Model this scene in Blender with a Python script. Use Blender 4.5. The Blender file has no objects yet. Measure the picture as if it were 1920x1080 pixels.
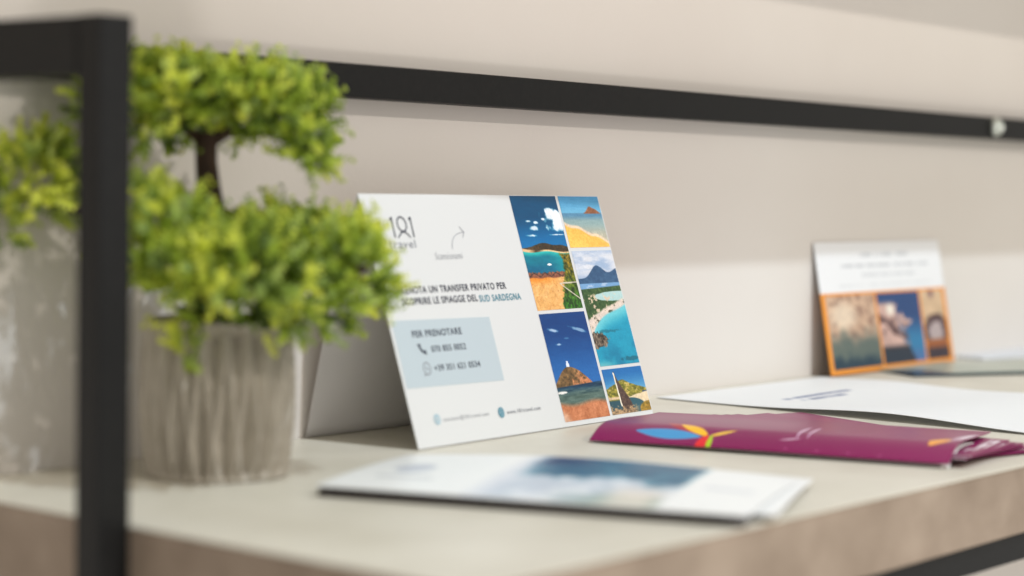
import bpy, math, random
import numpy as np
from mathutils import Vector, Matrix
C = bpy.context.scene
COL = C.collection
rad = math.radians

# ------------------------------------------------------------------ camera
CAM = np.array([-0.5541, -0.8292, 0.1500])
YAW, PITCH, ROLL = rad(39.4612), rad(2.9488), rad(0.9602)
FW = np.array([math.cos(YAW)*math.cos(PITCH), math.sin(YAW)*math.cos(PITCH), -math.sin(PITCH)])
r0 = np.array([math.sin(YAW), -math.cos(YAW), 0.0]); u0 = np.cross(r0, FW)
RT = math.cos(ROLL)*r0 + math.sin(ROLL)*u0
UP = -math.sin(ROLL)*r0 + math.cos(ROLL)*u0
cd = bpy.data.cameras.new('camera'); cam = bpy.data.objects.new('camera', cd); COL.objects.link(cam)
cam.matrix_world = Matrix([[RT[0], UP[0], -FW[0], CAM[0]], [RT[1], UP[1], -FW[1], CAM[1]], [RT[2], UP[2], -FW[2], CAM[2]], [0, 0, 0, 1]])
cd.sensor_width = 36; cd.lens = 69.54; cd.clip_start = 0.02; cd.clip_end = 50
cd.dof.use_dof = True; cd.dof.focus_distance = 1.285; cd.dof.aperture_fstop = 3.6
C.camera = cam

# ------------------------------------------------------------------ light
w = bpy.data.worlds.new('World'); C.world = w; w.use_nodes = True
bg = w.node_tree.nodes['Background']; bg.inputs[0].default_value = (1.0, 0.962, 0.895, 1); bg.inputs[1].default_value = 0.66
def lamp(name, elev, az, dist, power, size, target=(0.45, -0.05, 0.08), col=(1, .95, .88)):
    l = bpy.data.lights.new(name, 'AREA'); l.shape = 'DISK'; l.size = size; l.energy = power; l.color = col
    o = bpy.data.objects.new(name, l); COL.objects.link(o)
    d = Vector((math.sin(az)*math.cos(elev), -math.cos(az)*math.cos(elev), math.sin(elev)))
    o.location = Vector(target) + d*dist
    o.rotation_euler = d.to_track_quat('Z', 'Y').to_euler()
    return o
lamp('front_spotlight', rad(33.5), rad(4.5), 4.5, 54, 0.09, col=(1, .93, .85))
lamp('ceiling_spotlight', rad(60), rad(5), 3.6, 69, 0.05, col=(.87, .985, 1.09))
lamp('low_fill', rad(-33), rad(-10), 2.0, 11, 0.55, target=(.6, 0, .25), col=(1, .95, .9))  # fill lamp added below the shelf to brighten the wall above the rail
vs = C.view_settings; vs.view_transform = 'Standard'; vs.look = 'None'; vs.exposure = 0.0; vs.gamma = 1.0; vs.use_curve_mapping = False

# ------------------------------------------------------------------ helpers
def lin(c):
    c = np.asarray(c, dtype=float)/255.0
    return np.where(c <= .04045, c/12.92, ((c+.055)/1.055)**2.4)
def new_mat(name, col=(.8, .8, .8), rough=.6, spec=.4, metal=0, coat=0):
    m = bpy.data.materials.new(name); m.use_nodes = True
    b = m.node_tree.nodes['Principled BSDF']
    b.inputs['Base Color'].default_value = (*col, 1); b.inputs['Roughness'].default_value = rough
    b.inputs['Specular IOR Level'].default_value = spec; b.inputs['Metallic'].default_value = metal
    b.inputs['Coat Weight'].default_value = coat; b.inputs['Coat Roughness'].default_value = .2
    return m
def noisy(m, c1, c2, scale, detail=5, lo=.35, hi=.65, bump=0, bscale=None, stretch=(1, 1, 1), third=None):
    nt = m.node_tree; N = nt.nodes; L = nt.links; b = N['Principled BSDF']
    tc = N.new('ShaderNodeTexCoord'); mp = N.new('ShaderNodeMapping'); mp.inputs['Scale'].default_value = stretch
    L.new(tc.outputs['Object'], mp.inputs[0])
    n = N.new('ShaderNodeTexNoise'); n.inputs['Scale'].default_value = scale; n.inputs['Detail'].default_value = detail; n.inputs['Roughness'].default_value = .6
    L.new(mp.outputs[0], n.inputs['Vector'])
    r = N.new('ShaderNodeValToRGB'); r.color_ramp.elements[0].position = lo; r.color_ramp.elements[1].position = hi
    r.color_ramp.elements[0].color = (*c1, 1); r.color_ramp.elements[1].color = (*c2, 1)
    L.new(n.outputs[0], r.inputs[0]); L.new(r.outputs[0], b.inputs['Base Color'])
    if bump:
        n2 = N.new('ShaderNodeTexNoise'); n2.inputs['Scale'].default_value = bscale or scale*6; n2.inputs['Detail'].default_value = 6
        L.new(mp.outputs[0], n2.inputs['Vector'])
        bp = N.new('ShaderNodeBump'); bp.inputs['Strength'].default_value = bump; bp.inputs['Distance'].default_value = .001
        L.new(n2.outputs[0], bp.inputs['Height']); L.new(bp.outputs[0], b.inputs['Normal'])
    return m
def attr_mat(name, rough=.45, spec=.4, coat=0, trans=0):
    m = new_mat(name, rough=rough, spec=spec, coat=coat)
    nt = m.node_tree; a = nt.nodes.new('ShaderNodeAttribute'); a.attribute_name = 'Col'
    b = nt.nodes['Principled BSDF']; nt.links.new(a.outputs['Color'], b.inputs['Base Color'])
    if trans:
        t = nt.nodes.new('ShaderNodeBsdfTranslucent'); nt.links.new(a.outputs['Color'], t.inputs[0])
        mx = nt.nodes.new('ShaderNodeMixShader'); mx.inputs[0].default_value = trans
        out = nt.nodes['Material Output']
        nt.links.new(b.outputs[0], mx.inputs[1]); nt.links.new(t.outputs[0], mx.inputs[2]); nt.links.new(mx.outputs[0], out.inputs[0])
    return m
def obj(name, verts, faces, m, parent=None, smooth=False, cols=None):
    me = bpy.data.meshes.new(name); me.from_pydata([tuple(map(float, v)) for v in verts], [], [tuple(map(int, f)) for f in faces]); me.update()
    if m: me.materials.append(m)
    if smooth: me.polygons.foreach_set('use_smooth', [True]*len(me.polygons))
    if cols is not None:
        ca = me.color_attributes.new('Col', 'FLOAT_COLOR', 'POINT')
        c4 = np.ones((len(verts), 4), dtype=np.float32); c4[:, :3] = cols; ca.data.foreach_set('color', c4.ravel())
    o = bpy.data.objects.new(name, me); COL.objects.link(o)
    if parent: o.parent = parent
    return o
def tag(o, label=None, cat=None, group=None, kind=None):
    if label: o['label'] = label
    if cat: o['category'] = cat
    if group: o['group'] = group
    if kind: o['kind'] = kind
    return o
def empty(name, loc=(0, 0, 0)):
    o = bpy.data.objects.new(name, None); o.empty_display_size = .02; COL.objects.link(o); o.location = loc
    return o
def child_at(o):      # keep world placement of a child of an un-rotated empty
    p = o.parent; o.location = Vector(o.location) - p.location; return o
def box(name, lo, hi, m, parent=None, bev=0.001, seg=2):
    x0, y0, z0 = lo; x1, y1, z1 = hi
    cx, cy, cz = (x0+x1)/2, (y0+y1)/2, (z0+z1)/2; hx, hy, hz = (x1-x0)/2, (y1-y0)/2, (z1-z0)/2
    V = [(-hx, -hy, -hz), (hx, -hy, -hz), (hx, hy, -hz), (-hx, hy, -hz), (-hx, -hy, hz), (hx, -hy, hz), (hx, hy, hz), (-hx, hy, hz)]
    F = [(0, 3, 2, 1), (4, 5, 6, 7), (0, 1, 5, 4), (1, 2, 6, 5), (2, 3, 7, 6), (3, 0, 4, 7)]
    o = obj(name, V, F, m, parent)
    o.location = (cx, cy, cz)
    if parent: child_at(o)
    if bev:
        b = o.modifiers.new('bevel', 'BEVEL'); b.width = bev; b.segments = seg
    return o
def grid(name, nu, nv, P, m, parent=None, cols=None, smooth=True):
    """P (nv,nu,3) world points -> one mesh"""
    idx = np.arange(nu*nv).reshape(nv, nu)
    F = np.stack([idx[:-1, :-1], idx[:-1, 1:], idx[1:, 1:], idx[1:, :-1]], -1).reshape(-1, 4)
    me = bpy.data.meshes.new(name)
    V = P.reshape(-1, 3).astype(np.float32).copy()
    if parent: V -= np.array(parent.location, dtype=np.float32)
    me.vertices.add(len(V)); me.vertices.foreach_set('co', V.ravel())
    me.loops.add(F.size); me.loops.foreach_set('vertex_index', F.ravel().astype(np.int32))
    me.polygons.add(len(F)); me.polygons.foreach_set('loop_start', np.arange(0, F.size, 4, dtype=np.int32)); me.polygons.foreach_set('loop_total', np.full(len(F), 4, dtype=np.int32))
    me.update(calc_edges=True); me.validate()
    me.polygons.foreach_set('use_smooth', [smooth]*len(me.polygons))
    if cols is not None:
        ca = me.color_attributes.new('Col', 'FLOAT_COLOR', 'POINT')
        c4 = np.ones((len(V), 4), dtype=np.float32); c4[:, :3] = cols.reshape(-1, 3); ca.data.foreach_set('color', c4.ravel())
    me.materials.append(m)
    o = bpy.data.objects.new(name, me); COL.objects.link(o)
    if parent: o.parent = parent
    return o
_T = np.random.RandomState(5).rand(256, 256)
def vn(x, y, seed=0):
    x = np.asarray(x, float)+seed*17.3+100; y = np.asarray(y, float)+seed*7.9+100
    xi = np.floor(x).astype(int); yi = np.floor(y).astype(int); fx = x-xi; fy = y-yi
    fx = fx*fx*(3-2*fx); fy = fy*fy*(3-2*fy)
    g = lambda a, b: _T[a % 256, b % 256]
    return (g(xi, yi)*(1-fx)+g(xi+1, yi)*fx)*(1-fy)+(g(xi, yi+1)*(1-fx)+g(xi+1, yi+1)*fx)*fy
def fbm(x, y, seed=0, o=4):
    a = 0; s = 0; k = 1.0
    for i in range(o):
        a = a+k*vn(x*2**i, y*2**i, seed+i*3); s += k; k *= .55
    return a/s
def sst(a, b, x): 
    t = np.clip((x-a)/(b-a), 0, 1); return t*t*(3-2*t)
def mixc(img, col, mask):
    col = np.asarray(col, float)
    return img*(1-mask[..., None])+col*mask[..., None]
def c3(col, like): return np.ones(like.shape+(3,))*np.array(col, float)

# ------------------------------------------------------------------ materials
M_wall = noisy(new_mat('wall_paint', rough=.85, spec=.2), (.70, .655, .612), (.73, .69, .648), 3, bump=.15, bscale=260)
M_top = noisy(new_mat('shelf_laminate', rough=.42, spec=.35), (.56, .52, .43), (.665, .625, .535), 14, lo=.3, hi=.7, bump=.06, bscale=300)
M_edge = noisy(new_mat('shelf_edge_band', rough=.55, spec=.3), (.225, .170, .125), (.325, .255, .195), 22, lo=.32, hi=.68, stretch=(1, 1, 1))
M_black = noisy(new_mat('black_powder_coat', rough=.5, spec=.22), (.007, .007, .007), (.010, .0098, .0095), 300, bump=.1, bscale=1500)
M_paper = new_mat('white_paper', (.70, .705, .70), rough=.42, spec=.3)
M_inner = new_mat('uncoated_card', (.78, .75, .76), rough=.8, spec=.2)
M_ink = new_mat('dark_navy_ink', (.02, .025, .05), rough=.5)
M_grey = new_mat('grey_ink', (.26, .27, .30), rough=.5)
M_lgrey = new_mat('light_grey_ink', (.42, .43, .45), rough=.5)
M_teal = new_mat('teal_ink', (.07, .25, .33), rough=.5)
M_box = new_mat('pale_blue_ink', (.50, .575, .615), rough=.45)
M_pale = new_mat('pale_teal_ink', (.38, .53, .60), rough=.45)
M_photo = attr_mat('photo_print', rough=.35, spec=.35)
M_gloss = attr_mat('glossy_print', rough=.34, spec=.40, coat=.10)
M_thin = attr_mat('thin_paper', rough=.5, spec=.25, trans=.2)
M_semi = attr_mat('semi_gloss_print', rough=.32, spec=.4)
M_leaf = attr_mat('plastic_leaf', rough=.42, spec=.4, trans=.45)
M_bark = noisy(new_mat('bark', rough=.8), (.028, .014, .010), (.075, .040, .028), 120, bump=.8, bscale=300, stretch=(1, 1, .3))
M_pot = noisy(new_mat('cast_stone', rough=.8, spec=.25), (.40, .36, .30), (.52, .475, .405), 40, bump=.3, bscale=500)
M_soil = noisy(new_mat('potting_moss', rough=1), (.02, .015, .01), (.06, .05, .02), 200, bump=1)
M_steel = new_mat('zinc_steel', (.62, .66, .62), rough=.28, metal=1)

# ------------------------------------------------------------------ setting
def slab(name, lo, hi, m): return tag(box(name, lo, hi, m, bev=0), kind='structure')
slab('wall', (-2.5, 0, -1.2), (6.5, .1, 1.6), M_wall)
slab('soffit', (-1.2, -.188, .4097), (6.4, -.0005, .56), M_wall)

# ------------------------------------------------------------------ shelf
D = .3558; T = .0384; LX = 3.2
sh = empty('shelf', (0, -D/2, -T)); tag(sh, 'thick pale concrete look shelf board with tan edges, carrying all the cards and the plant', 'shelf')
b = box('shelf_core', (0.0006, -D+.0006, -T), (LX, -.0005, -.0012), M_edge, sh, bev=.0008)
b = box('shelf_top', (0.0, -D, -.0011), (LX, -.0005, 0), M_top, sh, bev=.0005)

# ------------------------------------------------------------------ metal frame
fr = empty('metal_frame', (0, -.158, -T-.016)); tag(fr, 'black square tube metal frame with post, side bar and wall rail', 'frame')
ZT = .2203
box('post', (-.0172, -.1594, -.9), (.0010, -.1440, ZT), M_black, fr, bev=.0012)
box('side_bar', (-.0172, -.1438, ZT-.0262), (-.0002, -.0162, ZT-.0003), M_black, fr, bev=.0012)
box('wall_rail', (-.0172, -.0160, .2003), (2.6, -.0010, ZT), M_black, fr, bev=.0010)
box('under_bar', (0.003, -D+.0035, -T-.0165), (LX, -D+.020, -T-.0002), M_black, fr, bev=.0012)
box('under_side_bar', (0.003, -D+.0203, -T-.0165), (.018, -.002, -T-.0002), M_black, fr, bev=.0012)
# screw head on the rail
bm_v = []; bm_f = []
R_ = .0085; rings = [(0, .0), (.0085, .0), (.0085, .0016), (.0078, .0026), (.0060, .0040), (.0035, .0048), (.0030, .0030), (.0, .0028)]
NS = 24
for (rr, dy) in rings:
    for k in range(NS):
        a = 2*math.pi*k/NS; bm_v.append((rr*math.cos(a), -dy, rr*math.sin(a)))
for i in range(len(rings)-1):
    for k in range(NS):
        bm_f.append((i*NS+k, i*NS+(k+1) % NS, (i+1)*NS+(k+1) % NS, (i+1)*NS+k))
sc = obj('screw', bm_v, bm_f, M_steel, fr, smooth=True); sc.location = (1.1223, -.0162, .2112); child_at(sc); sc.scale = (1, 1.6, 1)

# ------------------------------------------------------------------ tent card
BL = np.array([.2706, -.0841, 0.0006]); e = np.array([.99874, .0502, 0]); e /= np.linalg.norm(e)
up = np.array([-.0159, .3166, .9484]); up -= e*(up@e); up /= np.linalg.norm(up)
nn = np.cross(e, up)
PW, PH = .2455, .1514
tc = empty('tent_card', tuple(BL + e*PW/2)); tag(tc, 'white folded tent card with beach photos and booking text standing beside the potted plant', 'tent card')
def PP(u, v, off=0): return BL + e*(u/1000) + up*(v/1000) + nn*off
def panel_grid(u_a, u_b, v_a, v_b, nu, nv, off):
    U, V = np.meshgrid(np.linspace(u_a, u_b, nu), np.linspace(v_b, v_a, nv))
    return BL + e*(U[..., None]/1000) + up*(V[..., None]/1000) + nn*off, (U-u_a)/(u_b-u_a), (v_b-V)/(v_b-v_a)
TH = .00045
def prism(name, pts_front, nrm, th, m, parent):
    n = len(pts_front); loc = np.array(parent.location)
    V = [p-loc for p in pts_front]+[p-nrm*th-loc for p in pts_front]
    F = [tuple(range(n)), tuple(reversed(range(n, 2*n)))]+[((i+1) % n, i, n+i, n+(i+1) % n) for i in range(n)]
    return obj(name, V, F, m, parent)
# corners trimmed slightly
prism('front_panel', [PP(0, 0), PP(PW*1000, 0), PP(PW*1000, PH*1000), PP(0, PH*1000)], nn, TH, M_paper, tc)
# rear panel, slightly bowed, inside is uncoated
TLf = PP(0, PH*1000, -TH*.6); TRf = PP(PW*1000, PH*1000, -TH*.6)
BBL = np.array([.2625, -.0020, .0006]); BBR = np.array([.5060, -.0015, .0006])
ns = 24; P = np.zeros((ns, 2, 3))
for i in range(ns):
    t = i/(ns-1)
    for j, (a, c) in enumerate(((TLf, BBL), (TRf, BBR))):
        p = a*(1-t)+c*t; p = p + np.array([0, .0030*math.sin(math.pi*t)*(1-.3*t), 0])
        P[i, j] = p
rp = grid('rear_panel', 2, ns, P, M_inner, tc); so = rp.modifiers.new('thick', 'SOLIDIFY'); so.thickness = .0004; so.offset = 0
# contact box
prism('contact_box', [PP(2.2, 35.2, .00012), PP(93.9, 33.8, .00012), PP(94.2, 73.6, .00012), PP(2.6, 75.2, .00012)], nn, .0001, M_box, tc)
OFF = .00022
def text(name, s, u, v, width, cap, m, bold=0.0, shear=0.0, parent=None, frame=None, sp=1.12):
    cu = bpy.data.curves.new('t', 'FONT'); cu.body = s; cu.size = 1; cu.offset = bold; cu.shear = shear; cu.space_character = sp
    cu.resolution_u = 4
    o = bpy.data.objects.new('t', cu); COL.objects.link(o)
    bpy.context.view_layer.update()
    dg = bpy.context.evaluated_depsgraph_get(); me = bpy.data.meshes.new_from_object(o.evaluated_get(dg))
    bpy.data.objects.remove(o); bpy.data.curves.remove(cu)
    co = np.zeros(len(me.vertices)*3); me.vertices.foreach_get('co', co); co = co.reshape(-1, 3)
    x0, x1 = co[:, 0].min(), co[:, 0].max()
    X = (co[:, 0]-x0)/(x1-x0)*width+u; Y = co[:, 1]/.70*cap+v
    F = frame or PP
    base = F(0, 0, OFF); ex = F(1, 0, OFF)-base; ey = F(0, 1, OFF)-base
    W = base+ex*X[:, None]+ey*Y[:, None]
    pa = parent or tc
    W -= np.array(pa.location)
    me.vertices.foreach_set('co', W.ravel()); me.update(); me.materials.clear(); me.materials.append(m); me.name = name
    ob = bpy.data.objects.new(name, me); COL.objects.link(ob); ob.parent = pa
    return ob
def strokes(name, paths, m, parent=None, off=OFF):
    pa = parent or tc; loc = np.array(pa.location); V = []; F = []
    for path, w in paths:
        pts = np.array(path, float); n = len(pts)
        ww = w if hasattr(w, '__len__') else [w]*n
        for i in range(n):
            d = pts[min(i+1, n-1)]-pts[max(i-1, 0)]
            if np.linalg.norm(d) < 1e-9: d = np.array([1, 0])
            d /= np.linalg.norm(d); q = np.array([-d[1], d[0]])*ww[i]/2
            for sgn in (1, -1): V.append(PP(*(pts[i]+sgn*q), off)-loc)
        b0 = len(V)-2*n
        for i in range(n-1): F.append((b0+2*i, b0+2*i+1, b0+2*i+3, b0+2*i+2))
        off += .00001
    return obj(name, V, F, m, pa)
def arc(cx, cy, rx, ry, a0, a1, n=24):
    return [(cx+rx*math.cos(rad(a0+(a1-a0)*i/n)), cy+ry*math.sin(rad(a0+(a1-a0)*i/n))) for i in range(n+1)]
# logo "181": the 8 is an open loop on two legs
def one(u): return [([(u-1.2, 135.4), (u-.1, 136.9), (u+.8, 136.6)], 1.1), ([(u+.4, 136.8), (u+.2, 131), (u, 124.8)], [1.0, .8, 1.2])]
eight = [(arc(32.6, 132.8, 4.0, 4.4, -90, 270, 32), .95), ([(32.6, 128.4), (29.8, 127.2), (27.6, 125.2), (26.6, 124.4)], [.9, .9, .8, .6]), ([(32.6, 128.4), (35.2, 127.3), (37.2, 125.4), (38.0, 124.4)], [.9, .9, .8, .6])]
strokes('logo', one(24.0)+eight+one(41.2), M_ink)
text('logo_lettering', 'travel', 17.0, 118.3, 24.0, 5.0, M_grey, sp=1.1)
text('handwritten_note', 'Scansionami', 56.5, 110.7, 26.3, 4.4, M_lgrey, shear=.15)
bz = []
for i in range(17):
    t = i/16; bz.append(((1-t)**2*74.8+2*t*(1-t)*76.2+t*t*89.8, (1-t)**2*117.0+2*t*(1-t)*127.0+t*t*127.4))
strokes('arrow', [(bz, .55), ([(86.4, 131.0), (88.0, 128.9), (90.1, 127.5)], .6), ([(87.8, 124.2), (88.8, 125.9), (90.1, 127.5)], .6)], M_lgrey)
text('headline', 'PRENOTA UN TRANSFER PRIVATO PER', 14.8, 90.7, 103.9, 4.1, M_ink, bold=.017)
text('headline', 'SCOPRIRE LE SPIAGGE DEL', 16.2, 83.9, 71.0, 4.1, M_ink, bold=.017)
text('headline', 'SUD SARDEGNA', 89.0, 83.3, 42.2, 4.1, M_teal, bold=.017)
text('contact_text', 'PER PRENOTARE', 18.0, 64.5, 46.0, 3.9, M_ink, bold=.02)
text('contact_text', '070 855 0052', 32.1, 55.1, 32.5, 3.6, M_ink, bold=.018)
text('contact_text', '+39 351 621 0534', 30.9, 43.7, 43.3, 3.6, M_ink, bold=.018)
def handset(cx, cy, s):   # a telephone receiver: thick arc with two fat ends
    p = arc(cx+s*.95, cy+s*.95, s*1.55, s*1.55, 172, 278, 16); n = len(p)
    wd = [s*.55*(1+1.1*max(0, 1-i/3.2)+1.1*max(0, 1-(n-1-i)/3.2)) for i in range(n)]
    return [(p, wd)]
strokes('phone_icon', handset(23.6, 57.0, 2.9), M_ink)
strokes('chat_icon', [(arc(24.1, 45.7, 3.1, 3.6, 0, 360, 28), .75), ([(21.6, 43.2), (20.7, 41.5), (22.8, 42.4)], .8)]+handset(24.1, 45.7, 1.15), M_grey)
def disc(name, cx, cy, rx, ry, m, m2):
    loc = np.array(tc.location); n = 28
    V = [PP(cx+rx*math.cos(2*math.pi*i/n), cy+ry*math.sin(2*math.pi*i/n), OFF)-loc for i in range(n)]
    o = obj(name, V, [tuple(range(n))], m, tc)
    return o
disc('mail_icon', 22.3, 15.6, 2.9, 3.2, M_pale, None)
strokes('envelope_mark', [([(20.9, 16.6), (22.3, 15.3), (23.7, 16.6)], .4), ([(20.9, 14.4), (20.9, 16.7), (23.7, 16.7), (23.7, 14.4), (20.9, 14.4)], .35)], M_paper, off=OFF+.0001)
disc('globe_icon', 83.1, 14.6, 3.0, 3.3, M_teal, None)
strokes('globe_mark', [(arc(83.1, 14.6, 1.9, 2.1, 0, 360), .3), (arc(83.1, 14.6, .8, 2.1, 0, 360), .25), ([(81.2, 14.6), (85.0, 14.6)], .3)], M_pale, off=OFF+.0001)
text('contact_text', 'customer@181travel.com', 27.4, 13.9, 43.6, 2.3, M_lgrey)
text('contact_text', 'www.181travel.com', 88.6, 13.1, 34.4, 2.4, M_grey, bold=.006)

# ---- the five landscape photographs
def ph_cove(s, t):
    im = c3((0, 74, 112), s); im = mixc(im, (4, 110, 168), sst(.15, .46, t))
    n = fbm(s*9, t*13, 1, 5)
    def cl(cx, cy, rx, ry, k=1): 
        d = ((s-cx)/rx)**2+((t-cy)/ry)**2; return sst(-.15, .95, (1-d)+(n-.5)*2.6*k)
    sh = fbm(s*14, t*18, 3)
    for c in [(.88, .18, .28, .06), (.78, .13, .16, .035), (.92, .26, .22, .06), (.74, .29, .16, .035), (.98, .22, .2, .1), (.36, .285, .11, .022), (.27, .225, .07, .012), (.43, .235, .06, .014), (.60, .205, .05, .012), (.24, .35, .13, .012), (.80, .345, .2, .007)]:
        im = mixc(im, np.stack([205+50*sh, 215+38*sh, 228+25*sh], -1), cl(*c)*.92)
    hill = .462-.045*np.exp(-((s-.47)/.26)**2)-.02*np.exp(-((s-.85)/.15)**2)+.012*(fbm(s*12, t*0, 4)-.5)
    hm = sst(-.004, .004, t-hill); hn = fbm(s*24, t*40, 5)
    im = mixc(im, np.stack([40+60*hn, 38+34*hn, 30+14*hn], -1), hm)
    sea_t = .487+.02*s+.008*np.sin(s*9)
    sm = sst(-.004, .004, t-sea_t)
    sea = c3((0, 120, 140), s); sea = mixc(sea, (60, 190, 180), sst(.05, -.0, t-sea_t-.0)*.9); sea = mixc(sea, (5, 96, 130), sst(.56, .66, t)*(1-.6*s)); sea = mixc(sea, (30, 165, 165), sst(.5, .8, s)*.5)
    sea += (fbm(s*10, t*60, 6)-.5)[..., None]*18
    im = mixc(im, (235, 200, 150), sst(-.018, -.008, t-sea_t)*sst(.25, .5, s)); im = mixc(im, (225, 185, 140), sst(-.03, -.02, t-sea_t)*sst(.32, .12, s))
    im = mixc(im, sea, sm)
    im = mixc(im, (245, 250, 250), ((((s-.5)/.045)**2+((t-.607)/.009)**2) < 1).astype(float))
    rn = fbm(s*30, t*45, 7)
    rk = sst(.667, .68, t+(rn-.5)*.03); im = mixc(im, np.stack([70+120*rn, 50+62*rn, 45+35*rn], -1), rk)
    pm = sst(.715, .728, t+.004*np.sin(s*20)); pn = fbm(s*18, t*26, 8, 5); cr = np.abs(fbm(s*16, t*22, 9, 3)-.5) < .018
    path = np.stack([222+30*(pn-.3), 166+40*(pn-.3), 96+50*(pn-.3)], -1); path = mixc(path, (200, 130, 70), cr.astype(float)*.6); path = mixc(path, (232, 140, 50), sst(.08, .0, t-.72)*sst(.7, .2, s))
    im = mixc(im, path, pm)
    for k in range(7):
        x0 = k*.12; im = mixc(im, (60, 45, 45), (np.abs((t-.695)-(s-x0-.06)*.3*(1 if k % 2 else -1)) < .004).astype(float)*(np.abs(s-x0-.06) < .07))
    im = mixc(im, (205, 84, 30), sst(-.03, .03, (s-.62)-.0*t-.12*np.sin((t-.78)*10)+(pn-.5)*.12)*sst(.82, .86, t))
    bn = fbm(s*34, t*40, 11, 4); edge = .70+.10*np.sin((t-.5)*9+.4)+(fbm(t*20, s*6, 12)-.5)*.18
    bmk = sst(-.02, .03, s-edge)*sst(.50, .53, t+(bn-.5)*.03)
    im = mixc(im, np.stack([25+190*(bn-.2)*sst(1.0, .55, t)+70*(bn-.2), 45+160*(bn-.2), 18+36*(bn-.2)], -1), bmk)
    for (xa, ya, xb, yb) in ((.62, .775, 1.0, .92), (.62, .775, 1.0, .77)):
        tt = np.clip((s-xa)/(xb-xa), 0, 1); im = mixc(im, (205, 195, 175), ((np.abs(t-(ya+(yb-ya)*tt)) < .0055) & (s > xa)).astype(float))
    return im
def ph_beach(s, t):
    im = c3((86, 148, 196), s); im = mixc(im, (120, 172, 205), sst(.0, .33, t))
    im = mixc(im, (95, 135, 165), sst(.325, .335, t)); im = mixc(im, (140, 165, 165), sst(.36, .5, t)); im = mixc(im, (185, 180, 160), sst(.5, .8, t))
    n = fbm(s*8, t*50, 21); im += (n-.5)[..., None]*16
    h = .33-.13*np.exp(-((s-.72)/.10)**2)-.06*np.exp(-((s-.86)/.07)**2); hn = fbm(s*40, t*40, 22)
    im = mixc(im, np.stack([110+60*hn, 72+40*hn, 50+30*hn], -1), sst(-.01, .01, t-h)*sst(.345, .335, t)*sst(.52, .58, s)*sst(.99, .94, s))
    l = .55+.36*s**1.15+.02*np.sin(s*14)
    im = mixc(im, (232, 205, 175), sst(-.07, -.02, t-l)); im = mixc(im, (240, 185, 88), sst(-.005, .03, t-l)); im = mixc(im, (246, 196, 96), sst(.1, .4, t-l))
    im += ((fbm(s*40, t*40, 23)-.5)*14)[..., None]*sst(-.01, .05, t-l)[..., None]
    return im
def ph_bay(s, t):
    im = c3((160, 178, 204), s); im = mixc(im, (214, 216, 222), sst(.3, .7, fbm(s*2.5, t*16, 31))*sst(.16, .05, np.abs(t-.11)))
    m = .245-.115*np.exp(-((s-.52)/.22)**2)-.085*np.exp(-((s-1.03)/.22)**2)+.01*(fbm(s*14, s*0, 32)-.5); hn = fbm(s*16, t*34, 33)
    im = mixc(im, np.stack([44+34*hn, 72+38*hn, 108+34*hn], -1), sst(-.003, .003, t-m)); 
    im = mixc(im, (128, 160, 200), sst(.283, .29, t)); im = mixc(im, (170, 190, 215), sst(.285, .29, t)*sst(.62, .7, fbm(s*8, t*60, 34)))
    gn = fbm(s*26, t*50, 35, 5); G = np.stack([28+62*gn, 58+58*gn, 32+34*gn], -1)
    im = mixc(im, G, sst(-.004, .004, t-.335+.02*s))
    lag = sst(.1, -.1, ((s-.82)/.52)**2+((t-.405)/.042)**2-1+(fbm(s*9, t*16, 36)-.5)*.4); im = mixc(im, (176, 206, 204), lag)
    im = mixc(im, (220, 196, 170), sst(.60, .66, fbm(s*13, t*30, 37, 5))*sst(.36, .40, t)*.9)
    sand = .60-.17*s**.8+.02*(fbm(s*8, t*8, 38)-.5); sm = sst(-.012, .012, t-sand)
    sn = fbm(s*22, t*34, 39, 5); im = mixc(im, np.stack([225-10*sn, 206-6*sn, 186+6*sn], -1), sm)
    im = mixc(im, np.stack([60+40*gn, 62+40*gn, 42+30*gn], -1), sst(.62, .67, fbm(s*11, t*24, 40, 5))*sst(-.02, .03, t-sand)*sst(.11, .05, t-sand))
    sea = .755-.30*s**.62-.02*np.sin(s*5); sq = sst(-.002, .02, t-sea)
    S = c3((120, 196, 206), s); S = mixc(S, (30, 150, 180), sst(.02, .16, t-sea)); S = mixc(S, (14, 122, 156), sst(.15, .34, t-sea)*sst(.3, .7, fbm(s*5, t*8, 41))*.8); S = mixc(S, (130, 186, 190), sst(.93, 1.0, t)*sst(.55, .1, s)*.8)
    im = mixc(im, S, sq)
    rn = fbm(s*26, t*42, 42, 5); rm = sst(.0, .22, 1-((s-.02)/.36)**2-((t-.775)/.078)**2+(rn-.5)*1.3)
    im = mixc(im, np.stack([225*rn**1.5+10, 200*rn**1.5+8, 170*rn**1.5+8], -1), rm)
    im = mixc(im, (20, 100, 116), sst(.0, .6, 1-((s-.4)/.34)**2-((t-.705)/.016)**2+(rn-.5)*2.8)*.6)
    im = mixc(im, (10, 82, 98), sst(.0, .6, 1-((s-.85)/.3)**2-((t-.955)/.02)**2+(rn-.5)*2.6)*.6)
    return im
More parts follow.
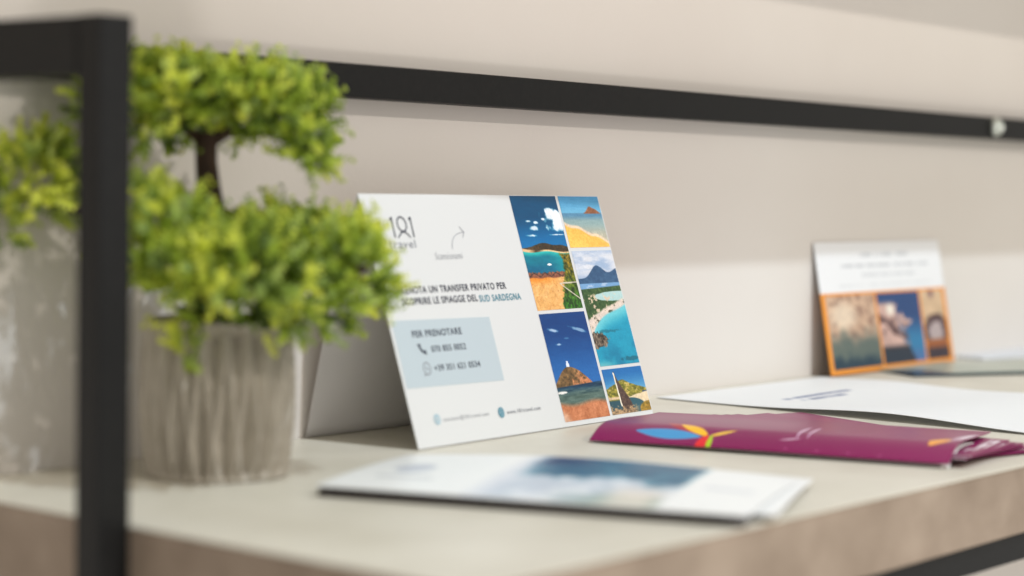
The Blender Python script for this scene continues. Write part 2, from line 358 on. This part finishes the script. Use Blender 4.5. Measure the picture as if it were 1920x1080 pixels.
def ph_tower(s, t):
    im = c3((6, 62, 122), s); im = mixc(im, (40, 104, 172), sst(.1, .66, t))
    n = fbm(s*8, t*14, 51, 5)
    for (cx, cy, rx, ry, sl, k) in [(.2, .155, .16, .018, .12, .75), (.76, .165, .2, .02, .16, .6), (.24, .292, .08, .013, 0, .8), (.46, .24, .06, .01, 0, .3)]:
        d = ((s-cx)/rx)**2+((t-cy-sl*(s-cx))/ry)**2; im = mixc(im, (215, 222, 240), sst(0, 1.0, 1-d+(n-.5)*2.2)*k)
    h = np.where(s < .34, .50+.20*((.34-s)/.40)**1.6, .50+.17*((s-.34)/.46)**1.7)+.012*(fbm(s*14, s*0, 52)-.5)
    hn = fbm(s*24, t*44, 53, 5); H = np.stack([52+125*hn, 42+92*hn, 26+58*hn], -1); H = mixc(H, np.stack([150+90*hn, 96+60*hn, 66+40*hn], -1), sst(.25, .8, (s-.3)*1.2+(t-.55)*2.6+(hn-.5)))
    im = mixc(im, H, sst(-.003, .003, t-h)*sst(.86, .80, s+.0*t))
    im = mixc(im, (225, 232, 244), ((np.abs(s-.345) < .018) & (t > .452) & (t < .505)).astype(float)); im = mixc(im, (225, 232, 244), ((np.abs(s-.345) < .032) & (t > .475) & (t < .505)).astype(float))
    w = .685-.02*s; sn = fbm(s*7, t*60, 54, 5)
    S = c3((24, 62, 88), s); S = mixc(S, (84, 106, 98), sst(.68, .78, t+(sn-.5)*.06)); S += ((sn-.5)*60)[..., None]
    im = mixc(im, S, sst(-.004, .004, t-w)); im = mixc(im, (235, 232, 226), sst(.5, .7, 1-((s-.1)/.16)**2-((t-.735)/.016)**2+(sn-.5)*.8))
    b = .86+.02*np.sin(s*6)+.03*(1-s)*-1; bn = fbm(s*14, t*20, 55, 4)
    im = mixc(im, np.stack([182+50*(bn-.3), 112+44*(bn-.3), 74+40*(bn-.3)], -1), sst(-.03, .03, t-b)); im = mixc(im, (222, 190, 168), sst(.2, .0, s+.5*(1-t)-.02)*sst(.88, .96, t)*.7)
    return im
def ph_sail(s, t):
    im = c3((36, 108, 172), s); im = mixc(im, (120, 168, 205), sst(.05, .6, t))
    h = .30+.0*s-.05*np.exp(-((s-.42)/.12)**2)+.36*np.abs(s-.42)**1.15+.03*(fbm(s*16, s*0, 61)-.5)
    hn = fbm(s*20, t*24, 62, 5); H = np.stack([56+165*hn**1.2, 66+130*hn**1.2, 18+60*hn], -1); H = mixc(H, (225, 196, 120), sst(.6, .68, fbm(s*14, t*18, 63, 4))*.7)
    im = mixc(im, H, sst(-.008, .008, t-h))
    im = mixc(im, (40, 70, 110), sst(.54, .56, t)*sst(.86, .9, s)*sst(.62, .6, t))
    bt = .60+.05*np.sin(s*4)+.03*(fbm(s*12, t*4, 64)-.5); im = mixc(im, (226, 204, 170), sst(-.01, .01, t-bt)*sst(.4, .5, s)); im = mixc(im, (214, 186, 150), sst(.60, .64, t)*sst(.5, .4, s)*sst(.70, .66, t))
    wm = ((s-.52)/.40)**2+((t-.95)/.28)**2; im = mixc(im, (52, 92, 104), sst(1.05, .95, wm)); im = mixc(im, (46, 80, 92), sst(.68, .72, t)*sst(.32, .28, s))
    wx = .26+.03*t; rn = fbm(s*24, t*30, 65, 4)
    half = .02+.26*sst(.05, .9, t)
    rk = sst(-.01, .015, s-wx)*sst(.01, -.015, s-wx-half)*sst(.05, .08, t)
    im = mixc(im, np.stack([62+46*rn, 46+38*rn, 42+32*rn], -1), rk); im = mixc(im, (236, 226, 205), (np.abs(s-wx) < .014).astype(float)*sst(.07, .1, t)*(t < .84))
    im = mixc(im, np.stack([60+180*rn, 48+150*rn, 38+110*rn], -1), sst(-.05, .05, (t-.88)+(rn-.5)*.3)*sst(.78, .55, s)); im = mixc(im, np.stack([90+120*hn, 84+70*hn, 30+30*hn], -1), sst(.2, .0, ((s-.98)/.24)**2+((t-.95)/.16)**2-1))
    return im
def photo(fn, ua, ub, va, vb, res=3.2):
    nu = int((ub-ua)*res)+1; nv = int((vb-va)*res)+1
    P, S, Tt = panel_grid(ua, ub, va, vb, nu, nv, .00016)
    im = fn(S, Tt); gu, gv = S*(ub-ua), Tt*(vb-va); land = sst(-8, 20, im[..., 0]-im[..., 2])*sst(10, 60, im.mean(-1)); im = im+(((fbm(gu*.42, gv*.55, 70, 4)-.5)*26+(fbm(gu*1.1, gv*1.3, 71, 3)-.5)*34)*land)[..., None]*np.array([1.05, 1, .8]); sea = 1-land; im = im+((fbm(gu*.12, gv*.5, 73, 4)-.5)*9*sea)[..., None]; im = im+((fbm(gu*1.3, gv*1.3, 77, 3)-.5)*12+(vn(gu*3, gv*3, 78)-.5)*14)[..., None]*sst(20, 150, im.mean(-1))[..., None]; im = np.clip((im-118)*1.05+118, 0, 255); im[..., 0] *= 1-.14*sst(30, 110, im[..., 2]-im[..., 0])
    return grid('photo_print', nu, nv, P, M_photo, tc, cols=lin(im)*1.02)
photo(ph_cove, 145.2, 195.4, 75.2, 151.0)
photo(ph_beach, 198.3, 244.6, 115.8, 151.0)
photo(ph_bay, 198.3, 244.6, 35.4, 113.4)
photo(ph_tower, 145.2, 195.4, 3.0, 72.9)
photo(ph_sail, 198.3, 244.6, 3.0, 33.2)

# ------------------------------------------------------------------ generic flat prints
def sheet(name, origin, ax, W, Hh, zf, fn, m, nu, nv, parent=None, th=.0003, under=None):
    """origin + ax*l + perp*w, height zf(l,w) in 0..1 ; colour fn(l,w)"""
    ax = np.array([*ax, 0.0]); ax /= np.linalg.norm(ax); pp = np.array([-ax[1], ax[0], 0])
    Lg, Wg = np.meshgrid(np.linspace(0, 1, nu), np.linspace(0, 1, nv))
    z = zf(Lg, Wg)
    P = np.array([*origin, 0.0])+ax*(Lg[..., None]*W)+pp*(Wg[..., None]*Hh); P[..., 2] = z
    o = grid(name, nu, nv, P, m, parent, cols=lin(np.clip(fn(Lg, Wg), 0, 255)))
    so = o.modifiers.new('thick', 'SOLIDIFY'); so.thickness = th; so.offset = -1
    return o
WHITE = (236, 237, 236)

# ------------------------------------------------------------------ purple brochures (fanned)
def purple(l, w_, top):
    n = fbm(l*3, w_*2, 71)
    im = c3((122, 4, 76), l); im = mixc(im, (138, 10, 88), n)
    if not top: 
        return mixc(im, (214, 196, 206), sst(.012, .004, w_))
    def poly(px, py, W=.211, Hh=.125):
        x = l*W*1000; y = w_*Hh*1000; ins = np.zeros(l.shape, bool); j = len(px)-1
        for i in range(len(px)):
            c = ((py[i] > y) != (py[j] > y)) & (x < (px[j]-px[i])*(y-py[i])/(py[j]-py[i]+1e-12)+px[i]); ins ^= c; j = i
        return ins.astype(float)
    x = l*211; y = w_*125
    def petal(cx, cy, ex, ey, wd, base=.5):
        dx, dy = ex-cx, ey-cy; L = math.hypot(dx, dy); a = ((x-cx)*dx+(y-cy)*dy)/L/L; q = np.abs((x-cx)*-dy+(y-cy)*dx)/L
        return sst(.25, -.25, q-wd*np.sin(np.pi*np.clip(a, 0, 1))**.8)*((a > 0) & (a < 1))
    return im, petal, x, y
def purple_top(l, w_):
    im, petal, x, y = purple(l, w_, True)
    im = mixc(im, (170, 30, 52), petal(68, 13, 38, 34, 6.0)); im = mixc(im, (66, 150, 205), petal(66, 9.5, 24, 13.5, 6.2))
    im = mixc(im, (250, 190, 20), petal(70, 10, 47, 31, 4.0)); im = mixc(im, (236, 190, 60), petal(70, 10, 84, 22, 2.0))
    im = mixc(im, (225, 35, 45), petal(69, 12.5, 67, -6, 3.2)); im = mixc(im, (170, 200, 30), petal(71.5, 13, 73.5, -6, 1.6))
    im = mixc(im, (225, 190, 215), petal(121, 14, 117, 66, .9)); im = mixc(im, (225, 190, 215), petal(127, 16, 123, 66, .9)); im = mixc(im, (215, 180, 200), petal(112, 12, 124, 16, .8))
    # lettering end of cover
    im = mixc(im, (240, 165, 60), petal(196, 18, 203, 44, 4.5)); 
    for k in range(3): im = mixc(im, (238, 228, 234), petal(204+k*2.2, 30+k*4, 207+k*1.2, 96, .8))
    for k in range(4): im = mixc(im, (214, 120, 170), sst(1.0, .2, np.hypot(x-(118+k*18), (y-3.2)*1.2)))
    return im
FAN = [(.597, -.136, 33), (.581, -.137, 29.5), (.563, -.131, 25), (.538, -.124, 20.5), (.526, -.123, 16.5), (.514, -.121, 12.5), (.491, -.120, 8.5), (.482, -.116, 4.5)]   # far left corner of each lower copy, and its turn
Pv = np.array([.4242, -.3340])       # shared pivot of the fan
NB = 9
GP = 'fanned purple brochures'
names = ['bottom brochure of the fanned purple pile, farthest from the shelf edge, against the white sheet', 'second purple brochure from the bottom of the fan', 'third purple brochure from the bottom of the fan', 'fourth purple brochure from the bottom of the fan',
         'middle purple brochure of the fan of nine', 'fourth purple brochure from the top of the fan', 'third purple brochure from the top of the fan', 'purple brochure directly under the top one of the fan', 'top purple brochure with blue, yellow and red petal emblem on its rounded spine']
for k in range(NB):
    top = k == NB-1
    ang = rad(105.3-(0 if top else FAN[k][2]))
    dirv = np.array([math.cos(ang), math.sin(ang)])      # pivot -> left end
    left = Pv+dirv*.211 if top else np.array(FAN[k][:2])-np.array([dirv[1], -dirv[0]])*.090
    ax = -dirv                                           # along the spine, left -> right
    # perp of ax (ccw) points away from camera to +x
    if top:
        zf = lambda l, w_: .0018+.0018*l+.0084*np.sin(np.clip(w_/.24, 0, 1)*math.pi/2)**.9-.0036*sst(.25, 1, w_)+.0004*np.sin(l*5)
        br = empty('brochure', (float(left[0]), float(left[1]), 0.0)); tag(br, names[k], 'brochure', GP)
        o = sheet('cover', left, ax, .211, .119, zf, purple_top, M_gloss, 520, 300, br, th=.0005)
        zf2 = lambda l, w_: .0006+.0078*np.sin(np.clip(w_/.25, 0, 1)*math.pi/2)**.9-.0036*sst(.25, 1, w_)+.0004*np.sin(l*5)
        sheet('inner_page', left+(-ax)*-.0006+np.array([-ax[1], ax[0]])*.0050, ax, .2095, .1130, zf2, lambda l, w_: c3((225, 222, 220), l), M_semi, 20, 40, br, th=.0003)
    else:
        z0 = .0008+k*.00078
        dr = .0030*(NB-1-k)/8
        zf = lambda l, w_, z0=z0, dr=dr, k=k: z0+.0002*np.sin(l*3+k)*sst(0, .4, w_)+.0001*k*sst(.5, 1, w_)*.5
        br = empty('brochure', (float(left[0]), float(left[1]), 0.0)); tag(br, names[k], 'brochure', GP)
        fw_ = left+np.array([-ax[1], ax[0]])*.006
        def pf(l, w_, k=k):
            im = purple(l, w_, False)
            x = l*211; y = w_*84
            for q in range(3):
                im = mixc(im, (238, 228, 234), (np.abs((x-(203+q*2.0))-(y-60)*.03) < .55).astype(float)*((y > 20+6*q) & (y < 76)))
            return im
        sheet('cover', fw_, ax, .211, .084, zf, pf, M_gloss, 160, 60, br, th=.00042)
GPn = None

# ------------------------------------------------------------------ white leaflets in front
def leaflet_fn(l, w_):
    im = c3(WHITE, l)
    x = l; y = w_
    # grey round emblem at the left end
    im = mixc(im, (176, 182, 196), sst(1.2, .6, ((x-.13)/.05)**2+((y-.52)/.12)**2)*.8)
    im = mixc(im, (150, 155, 165), ((np.abs(y-.30) < .025) & (x > .08) & (x < .22)).astype(float)*.4)
    n = fbm(x*9, y*5, 81, 4); n2 = fbm(x*16, y*9, 82, 4)
    pm = sst(.36, .40, x)*sst(.80, .775, x)
    pic = c3((190, 200, 212), x)
    pic = mixc(pic, (0, 88, 122), sst(.42, .56, y+(n-.5)*.42)*sst(.36, .46, x))
    pic = mixc(pic, (0, 56, 98), sst(.62, .85, y+(n2-.5)*.3)*sst(.62, .42, x))
    pic = mixc(pic, (228, 232, 236), sst(.52, .64, n2)*sst(.85, .35, y)*.75)
    pic = mixc(pic, (96, 130, 110), sst(.28, .12, y+(n-.5)*.3)*sst(.5, .7, x)*.7)
    pic = mixc(pic, (226, 214, 200), sst(.1, .02, np.abs(x-.72))*sst(.5, .2, y)*.8)
    im = mixc(im, pic, pm*sst(.985, .97, y)*sst(.0, .03, y))
    im = mixc(im, (205, 210, 222), sst(.33, .36, x)*sst(.42, .38, x)*.5)
    im = mixc(im, (196, 200, 208), ((np.abs(y-.5) < .04) & (x > .84) & (x < .95)).astype(float)*.5)
    return im
GL = 'leaflets lying at the front edge'
def leaflet(left, ang, z0, label, arch, Wd=.118, fn=leaflet_fn, L=.211):
    br = empty('leaflet', (float(left[0]), float(left[1]), 0.0)); tag(br, label, 'leaflet', GL)
    a = rad(ang); ax = (math.cos(a), math.sin(a))
    zf = lambda l, w_: z0+arch*np.sin(np.pi*l)*sst(.0, 1, w_)+.0010*np.sin(w_*math.pi)
    sheet('cover', left, ax, L, Wd, zf, fn, M_semi, 220, 110, br, th=.0004)
    sheet('inner_page', (left[0]+ax[0]*.001+.0004, left[1]+ax[1]*.001+.0002), ax, L-.002, Wd-.002, lambda l, w_: zf(l, w_)-.0008, lambda l, w_: c3((222, 222, 222), l), M_semi, 30, 20, br, th=.0003)
leaflet((.1122, -.1605), -69.7, .0058, 'topmost white leaflet with a blurred teal sea photo, nearest the camera', .0045)
leaflet((.1235, -.1665), -67.0, .0040, 'white leaflet just below the top one, sticking out at its right end', .003)
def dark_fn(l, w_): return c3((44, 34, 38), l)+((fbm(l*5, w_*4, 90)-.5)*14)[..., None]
br = empty('underlay', (.115, -.162, 0)); tag(br, 'added dark underlay at the bottom of the front pile, giving a dark strip under the white leaflets', 'underlay', GL)
a = rad(-69.9); sheet('cover', (.1150, -.1602), (math.cos(a), math.sin(a)), .2075, .110, lambda l, w_: .0034+0*l, dark_fn, M_semi, 20, 12, br, th=.0030)  # dark slab added to give the dark strip below the leaflets' front edge

# ------------------------------------------------------------------ big white sheet at the back
def sheet_fn(l, w_):
    im = c3((246, 247, 247), l)
    # short caption marks near the left end
    for (ya, yb, xc, seed) in ((.20, .62, .26, 1), (.24, .50, .30, 2)):
        m = ((w_ > ya) & (w_ < yb) & (np.abs(l-xc) < .010)).astype(float)*sst(.35, .5, vn(w_*60, l*10, seed))
        im = mixc(im, (92, 104, 150), m*.75)
    return im
ws = empty('printed_sheet', (.60, -.17, 0)); tag(ws, 'large white paper sheet with one edge lifted, lying behind the purple brochures', 'sheet')
def wz(l, w_):    # l : wall -> front, w : left -> right
    return 0.0010+.0045*np.exp(-((l-.62)/.24)**2)*sst(.75, .0, w_)+.0025*np.sin(l*7)**2*sst(.0, .6, w_)*.6
sheet('paper', (.6000, -.0140), (0.0, -1), .297, .228, wz, sheet_fn, M_thin, 200, 120, ws, th=.0003)

# ------------------------------------------------------------------ leaning card
LC = dict(x0=.8365, x1=1.0500)
lc = empty('photo_card', ((LC['x0']+LC['x1'])/2, -.02, 0)); tag(lc, 'white card with an orange band of three coastal photos leaning against the wall', 'card')
Lh = .1085; lt = math.asin(.0175/Lh)
def card_fn(s, t):     # t from top
    im = c3((232, 233, 235), s)
    for (tc_, a_, b_, sd, k, hw) in ((.10, .33, .72, 3, .28, .018), (.185, .18, .88, 4, .34, .014), (.26, .33, .76, 5, .22, .012), (.335, .12, .9, 6, .12, .01)):
        m = ((np.abs(t-tc_) < hw) & (s > a_) & (s < b_)).astype(float)*sst(.3, .45, vn(s*70, t*0, sd)); im = mixc(im, (120, 124, 132), m*k*.9)
    o0 = .385
    im = mixc(im, (232, 148, 52), (t > o0).astype(float))
    y = (t-o0-.022)/(1-o0-.062)
    n = fbm(s*22, t*14, 91, 4); n2 = fbm(s*40, t*26, 92, 4)
    inn = (y > 0) & (y < 1)
    a = inn & (s > .03) & (s < .405); A = np.stack([170+60*n, 138+58*n, 116+50*n], -1); A = mixc(A, (112, 80, 70), sst(.50, .70, n2)*.55); A = mixc(A, (232, 214, 190), sst(.14, .04, np.hypot(s-.15, (y-.28)*.5))*.8); A = mixc(A, (92, 104, 98), sst(.42, .72, y+(n-.5)*.3)); A = mixc(A, (30, 56, 72), sst(.78, .95, y+(n-.5)*.2))
    im = mixc(im, A, a.astype(float))
    b_ = inn & (s > .418) & (s < .768); x = (s-.418)/.35
    Bm = c3((30, 66, 116), s); Bm = mixc(Bm, (40, 120, 165), sst(.3, .7, y)); Bm = mixc(Bm, (70, 110, 160), sst(.75, .95, y))
    y = np.clip(y, 0, 1); edge = .30+.62*y**1.1*(y < .62)+.35*(y >= .62)+(n-.5)*.9+(n2-.5)*.3; rock = sst(.03, -.03, x-edge)*sst(.10, .18, y)
    Rk = np.stack([150+90*n, 120+80*n, 112+74*n], -1); Rk = mixc(Rk, (56, 32, 36), sst(.12, .0, np.abs(y-.42-.35*x+(n-.5)*.5))*.8); Rk = mixc(Rk, (236, 228, 214), sst(.12, .05, np.hypot(x-.28, (y-.24)*1.1))); Rk = mixc(Rk, (36, 36, 46), sst(.72, .80, y))
    Bm = mixc(Bm, Rk, rock); Bm = mixc(Bm, (30, 44, 60), sst(.78, .84, y)*sst(.72, .6, x)); im = mixc(im, Bm, b_.astype(float))
    c = inn & (s > .782) & (s < .972); x = (s-.782)/.19+(n-.5)*.25
    Cm = np.stack([184+50*n, 156+44*n, 124+40*n], -1); Cm = mixc(Cm, (96, 60, 84), sst(.12, .02, np.hypot((x-.45)*.6, y-.03))); arch = np.hypot((x-.5)/.6, (y-.60)/.24)+(n2-.5)*.5
    Cm = mixc(Cm, (70, 44, 48), sst(1.1, .95, arch)*(y < .72)); Cm = mixc(Cm, (176, 160, 160), sst(.75, .5, arch)*(y < .72)); Cm = mixc(Cm, (150, 84, 44), sst(.70, .74, y)); Cm = mixc(Cm, (52, 40, 50), sst(.82, .86, y)); im = mixc(im, Cm, c.astype(float))
    return im
nu, nv = 260, 150
S_, T_ = np.meshgrid(np.linspace(0, 1, nu), np.linspace(0, 1, nv))
P = np.zeros((nv, nu, 3)); P[..., 0] = LC['x0']+(LC['x1']-LC['x0'])*S_-.0035*(1-T_); P[..., 1] = -.0012-.0178*T_; P[..., 2] = .0012+(1-T_)*Lh*math.cos(lt)
o = grid('card_face', nu, nv, P, M_photo, lc, cols=lin(np.clip(card_fn(S_, T_), 0, 255)))
so = o.modifiers.new('thick', 'SOLIDIFY'); so.thickness = .0005; so.offset = -1

# ------------------------------------------------------------------ leaflets on the far right
def flat(name, x0, y0, ang, W, Hh, z0, fn, label, cat, th=.0008, m=None):
    g = empty(name, (x0, y0, 0)); tag(g, label, cat)
    a = rad(ang); return sheet('cover', (x0, y0), (math.cos(a), math.sin(a)), W, Hh, lambda l, w_: z0+0*l, fn, m or M_gloss, 90, 60, g, th=th)
def sage_fn(l, w_):
    n = fbm(l*5, w_*4, 95); im = np.stack([150+34*n, 158+28*n, 142+30*n], -1)
    im = mixc(im, (44, 66, 70), sst(.06, .03, w_)*1.0); im = mixc(im, (40, 60, 76), sst(.22, .10, l)*sst(.5, .2, w_)); im = mixc(im, (20, 50, 60), sst(.88, .92, l)*sst(.3, .2, w_))
    return im
flat('leaflet', .893, -.0640, -28, .215, .10, .0026, sage_fn, 'sage green glossy leaflet with dark front edge lying below the leaning card', 'leaflet', .0022)
def pale_fn(l, w_):
    n = fbm(l*6, w_*5, 97); im = np.stack([196+20*n, 200+20*n, 206+20*n], -1); return mixc(im, (128, 138, 156), sst(.45, .6, l)*sst(.3, .1, w_))
flat('leaflet', 1.085, -.0300, -14, .21, .10, .0030, pale_fn, 'pale grey blue leaflet lying by the wall right of the leaning card', 'leaflet', .0030)

# ------------------------------------------------------------------ potted bonsai
fwd = np.array([math.cos(YAW), math.sin(YAW), 0]); lat = np.array([math.sin(YAW), -math.cos(YAW), 0])
PR = .0385
PC = np.array([.0995, -.0973, 0])+fwd*PR+lat*(-.0000)
pl = empty('potted_bonsai', tuple(PC)); tag(pl, 'artificial bonsai with lime green tiers of foliage in a ribbed beige stone pot', 'potted plant')
def W2(l, d, z): return PC+lat*l+fwd*d+np.array([0, 0, z])
# pot with long zig-zag lozenge relief
NR = 20; NA, NZ = NR*20, 120; PHH = .079
P = np.zeros((NZ, NA+1, 3))
for i in range(NZ):
    qz = i/(NZ-1); r_ = PR*(.935+.105*math.sin(math.pi*min(1, qz*.86+.02))**.8)
    for j in range(NA+1):
        th = 2*math.pi*j/NA; uu = NR*th/(2*math.pi)
        t0 = lambda x: 1-abs(2*(x % 1)-1)
        dpt = min(t0(uu+qz*.80+.3), t0(uu-qz*.80-.3))**.85     # pyramidal pits between crossing ridges
        env = min(1, qz/.06)*min(1, (1-qz)/.06)
        rr = r_-.0090*dpt*env-.0012*(1-min(1, qz/.02))+.0004*(vn(uu*3, qz*14, 9)-.5)
        P[i, j] = (PC[0]+rr*math.cos(th), PC[1]+rr*math.sin(th), qz*PHH+.0004)
grid('pot', NA+1, NZ, P, M_pot, pl)
P2 = np.zeros((6, 65, 3))
for i, (rr, z) in enumerate([(PR*.974, PHH), (PR*.955, PHH+.001), (PR*.88, PHH), (PR*.86, PHH-.006), (PR*.5, PHH-.005), (.0001, PHH-.004)]):
    for j in range(65):
        th = 2*math.pi*j/64; P2[i, j] = (PC[0]+rr*math.cos(th), PC[1]+rr*math.sin(th), z)
grid('pot_rim', 65, 4, P2[:4], M_pot, pl); grid('soil', 65, 3, P2[3:], M_soil, pl)
def tube(paths, name, m):
    V = []; F = []
    for path in paths:
        n = len(path); S = 10; b0 = len(V)
        pts = [np.array(p[:3]) for p in path]
        for i in range(n):
            d = pts[min(i+1, n-1)]-pts[max(0, i-1)]; d /= np.linalg.norm(d)
            a = np.cross(d, [0.3, 0.5, .8] if abs(d[2]) < .8 else [1, .2, 0]); a /= np.linalg.norm(a); b_ = np.cross(d, a)
            for k in range(S):
                t = 2*math.pi*k/S; V.append(pts[i]+(a*math.cos(t)+b_*math.sin(t))*path[i][3]*(1+.12*math.sin(3*t+i))-PC)
        for i in range(n-1):
            for k in range(S): F.append((b0+i*S+k, b0+i*S+(k+1) % S, b0+(i+1)*S+(k+1) % S, b0+(i+1)*S+k))
        F.append(tuple(b0+(n-1)*S+k for k in range(S)))
    return obj(name, V, F, m, pl, smooth=True)
def q(l, d, z, r): return (*W2(l, d, z), r)
tube([[q(-.010, 0, .070, .0085), q(-.007, 0, .10, .0075), q(-.0035, 0, .128, .0076), q(-.0062, 0, .145, .0062), q(-.0072, 0, .160, .0055), q(-.0066, 0, .172, .0056), q(-.006, 0, .180, .0035)]], 'trunk', M_bark)
br_paths = [[(-.0066, 0, .170, .0040), (.004, .002, .1755, .0030), (.020, .004, .176, .0026), (.040, .002, .180, .0018)], [(-.0066, 0, .170, .0036), (-.016, -.002, .176, .0026), (-.032, -.004, .182, .0016), (-.05, -.006, .188, .0012)],
            [(-.004, 0, .125, .0045), (.02, -.004, .116, .0035), (.05, -.002, .110, .0028), (.075, 0, .106, .0015)], [(-.006, 0, .118, .0045), (-.03, -.015, .122, .0032), (-.06, -.022, .132, .0024), (-.09, -.018, .140, .0014)], [(-.006, 0, .110, .004), (-.01, -.02, .100, .003), (-.012, -.04, .096, .0015)]]
for p in br_paths: tube([[q(*a) for a in p]], 'branch', M_bark)

rng = np.random.RandomState(11)
def unit(v): return v/np.maximum(np.linalg.norm(v, axis=-1, keepdims=True), 1e-9)
def foliage(name, lobes, label=None):
    VV = []; CC = []
    for (l, d, z, rx, ry, rz, n, tone) in lobes:
        n = int(n*1.2)
        dirs = unit(rng.normal(size=(n, 3))); dirs[:, 2] = np.where(dirs[:, 2] < -.55, -dirs[:, 2], dirs[:, 2])
        rr = rng.uniform(.30, 1.0, n)**.5*1.05
        bump = .82+.36*np.array([vn(a[0]*2.2+l*40, a[1]*2.2+a[2]*2.0, 3) for a in dirs])
        ctr = np.stack([dirs[:, 0]*rx, dirs[:, 1]*ry, dirs[:, 2]*rz], -1)*(rr*bump)[:, None]
        base = W2(l, d, z)+ctr[:, :1]*lat+ctr[:, 1:2]*fwd+ctr[:, 2:]*np.array([0, 0, 1.])
        ax = unit(dirs[:, :1]*lat+dirs[:, 1:2]*fwd+(dirs[:, 2:]+.25)*np.array([0, 0, 1.])+rng.normal(size=(n, 3))*.5)
        for i in range(n):
            a = ax[i]; s1 = unit(np.cross(a, rng.normal(size=3))); s2 = np.cross(a, s1)
            Ln = rng.uniform(.009, .017)*(1.25 if rng.rand() < .12 else 1); nodes = rng.randint(5, 8); ph = rng.uniform(0, 6)
            if base[i][1]+a[1]*Ln > -.008: continue
            hole = .5*(vn(base[i][0]*95+3, base[i][2]*95, 8)+vn(base[i][1]*95, base[i][2]*95+base[i][0]*60, 12))
            if hole < .40: continue
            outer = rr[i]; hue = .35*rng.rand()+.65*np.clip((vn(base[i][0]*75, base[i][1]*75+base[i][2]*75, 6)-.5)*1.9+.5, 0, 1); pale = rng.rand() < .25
            for k in range(nodes):
                f = (k+.3)/nodes; m = 3 if k < nodes-1 else 5
                for j in range(m):
                    t = ph+k*.8+2*math.pi*j/m+rng.uniform(-.3, .3)
                    rad_ = s1*math.cos(t)+s2*math.sin(t)
                    tilt = rng.uniform(.5, 1.0) if k < nodes-1 else rng.uniform(.9, 1.6)
                    dr = unit(rad_+a*tilt*.9); sd = unit(np.cross(dr, a)); up_ = np.cross(sd, dr)
                    if rng.rand() < .5: up_ = up_
                    le = rng.uniform(.0030, .0054)*(1.0-.3*f); wd = le*rng.uniform(.20, .30)
                    b0 = base[i]+a*Ln*f
                    VV.append(np.array([b0, b0+dr*le*.35+sd*wd+up_*wd*.3, b0+dr*le*.78+sd*wd*.85+up_*wd*.35, b0+dr*le, b0+dr*le*.78-sd*wd*.85+up_*wd*.35, b0+dr*le*.35-sd*wd+up_*wd*.3])-PC)
                    # young tips are lime-yellow, older leaves deeper green
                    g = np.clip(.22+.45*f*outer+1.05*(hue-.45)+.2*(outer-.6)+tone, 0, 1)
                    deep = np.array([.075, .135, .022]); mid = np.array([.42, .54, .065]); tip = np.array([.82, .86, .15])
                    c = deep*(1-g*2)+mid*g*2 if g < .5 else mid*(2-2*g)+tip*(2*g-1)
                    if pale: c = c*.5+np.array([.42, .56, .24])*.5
                    CC.append(c*rng.uniform(.85, 1.15))
    V = np.array(VV).reshape(-1, 3); n = len(VV)
    F = np.concatenate([np.array([0, 1, 2, 3])+6*np.arange(n)[:, None], np.array([0, 3, 4, 5])+6*np.arange(n)[:, None]])
    cols = np.repeat(np.array(CC), 6, axis=0)
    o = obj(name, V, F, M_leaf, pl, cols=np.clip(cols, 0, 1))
    return o
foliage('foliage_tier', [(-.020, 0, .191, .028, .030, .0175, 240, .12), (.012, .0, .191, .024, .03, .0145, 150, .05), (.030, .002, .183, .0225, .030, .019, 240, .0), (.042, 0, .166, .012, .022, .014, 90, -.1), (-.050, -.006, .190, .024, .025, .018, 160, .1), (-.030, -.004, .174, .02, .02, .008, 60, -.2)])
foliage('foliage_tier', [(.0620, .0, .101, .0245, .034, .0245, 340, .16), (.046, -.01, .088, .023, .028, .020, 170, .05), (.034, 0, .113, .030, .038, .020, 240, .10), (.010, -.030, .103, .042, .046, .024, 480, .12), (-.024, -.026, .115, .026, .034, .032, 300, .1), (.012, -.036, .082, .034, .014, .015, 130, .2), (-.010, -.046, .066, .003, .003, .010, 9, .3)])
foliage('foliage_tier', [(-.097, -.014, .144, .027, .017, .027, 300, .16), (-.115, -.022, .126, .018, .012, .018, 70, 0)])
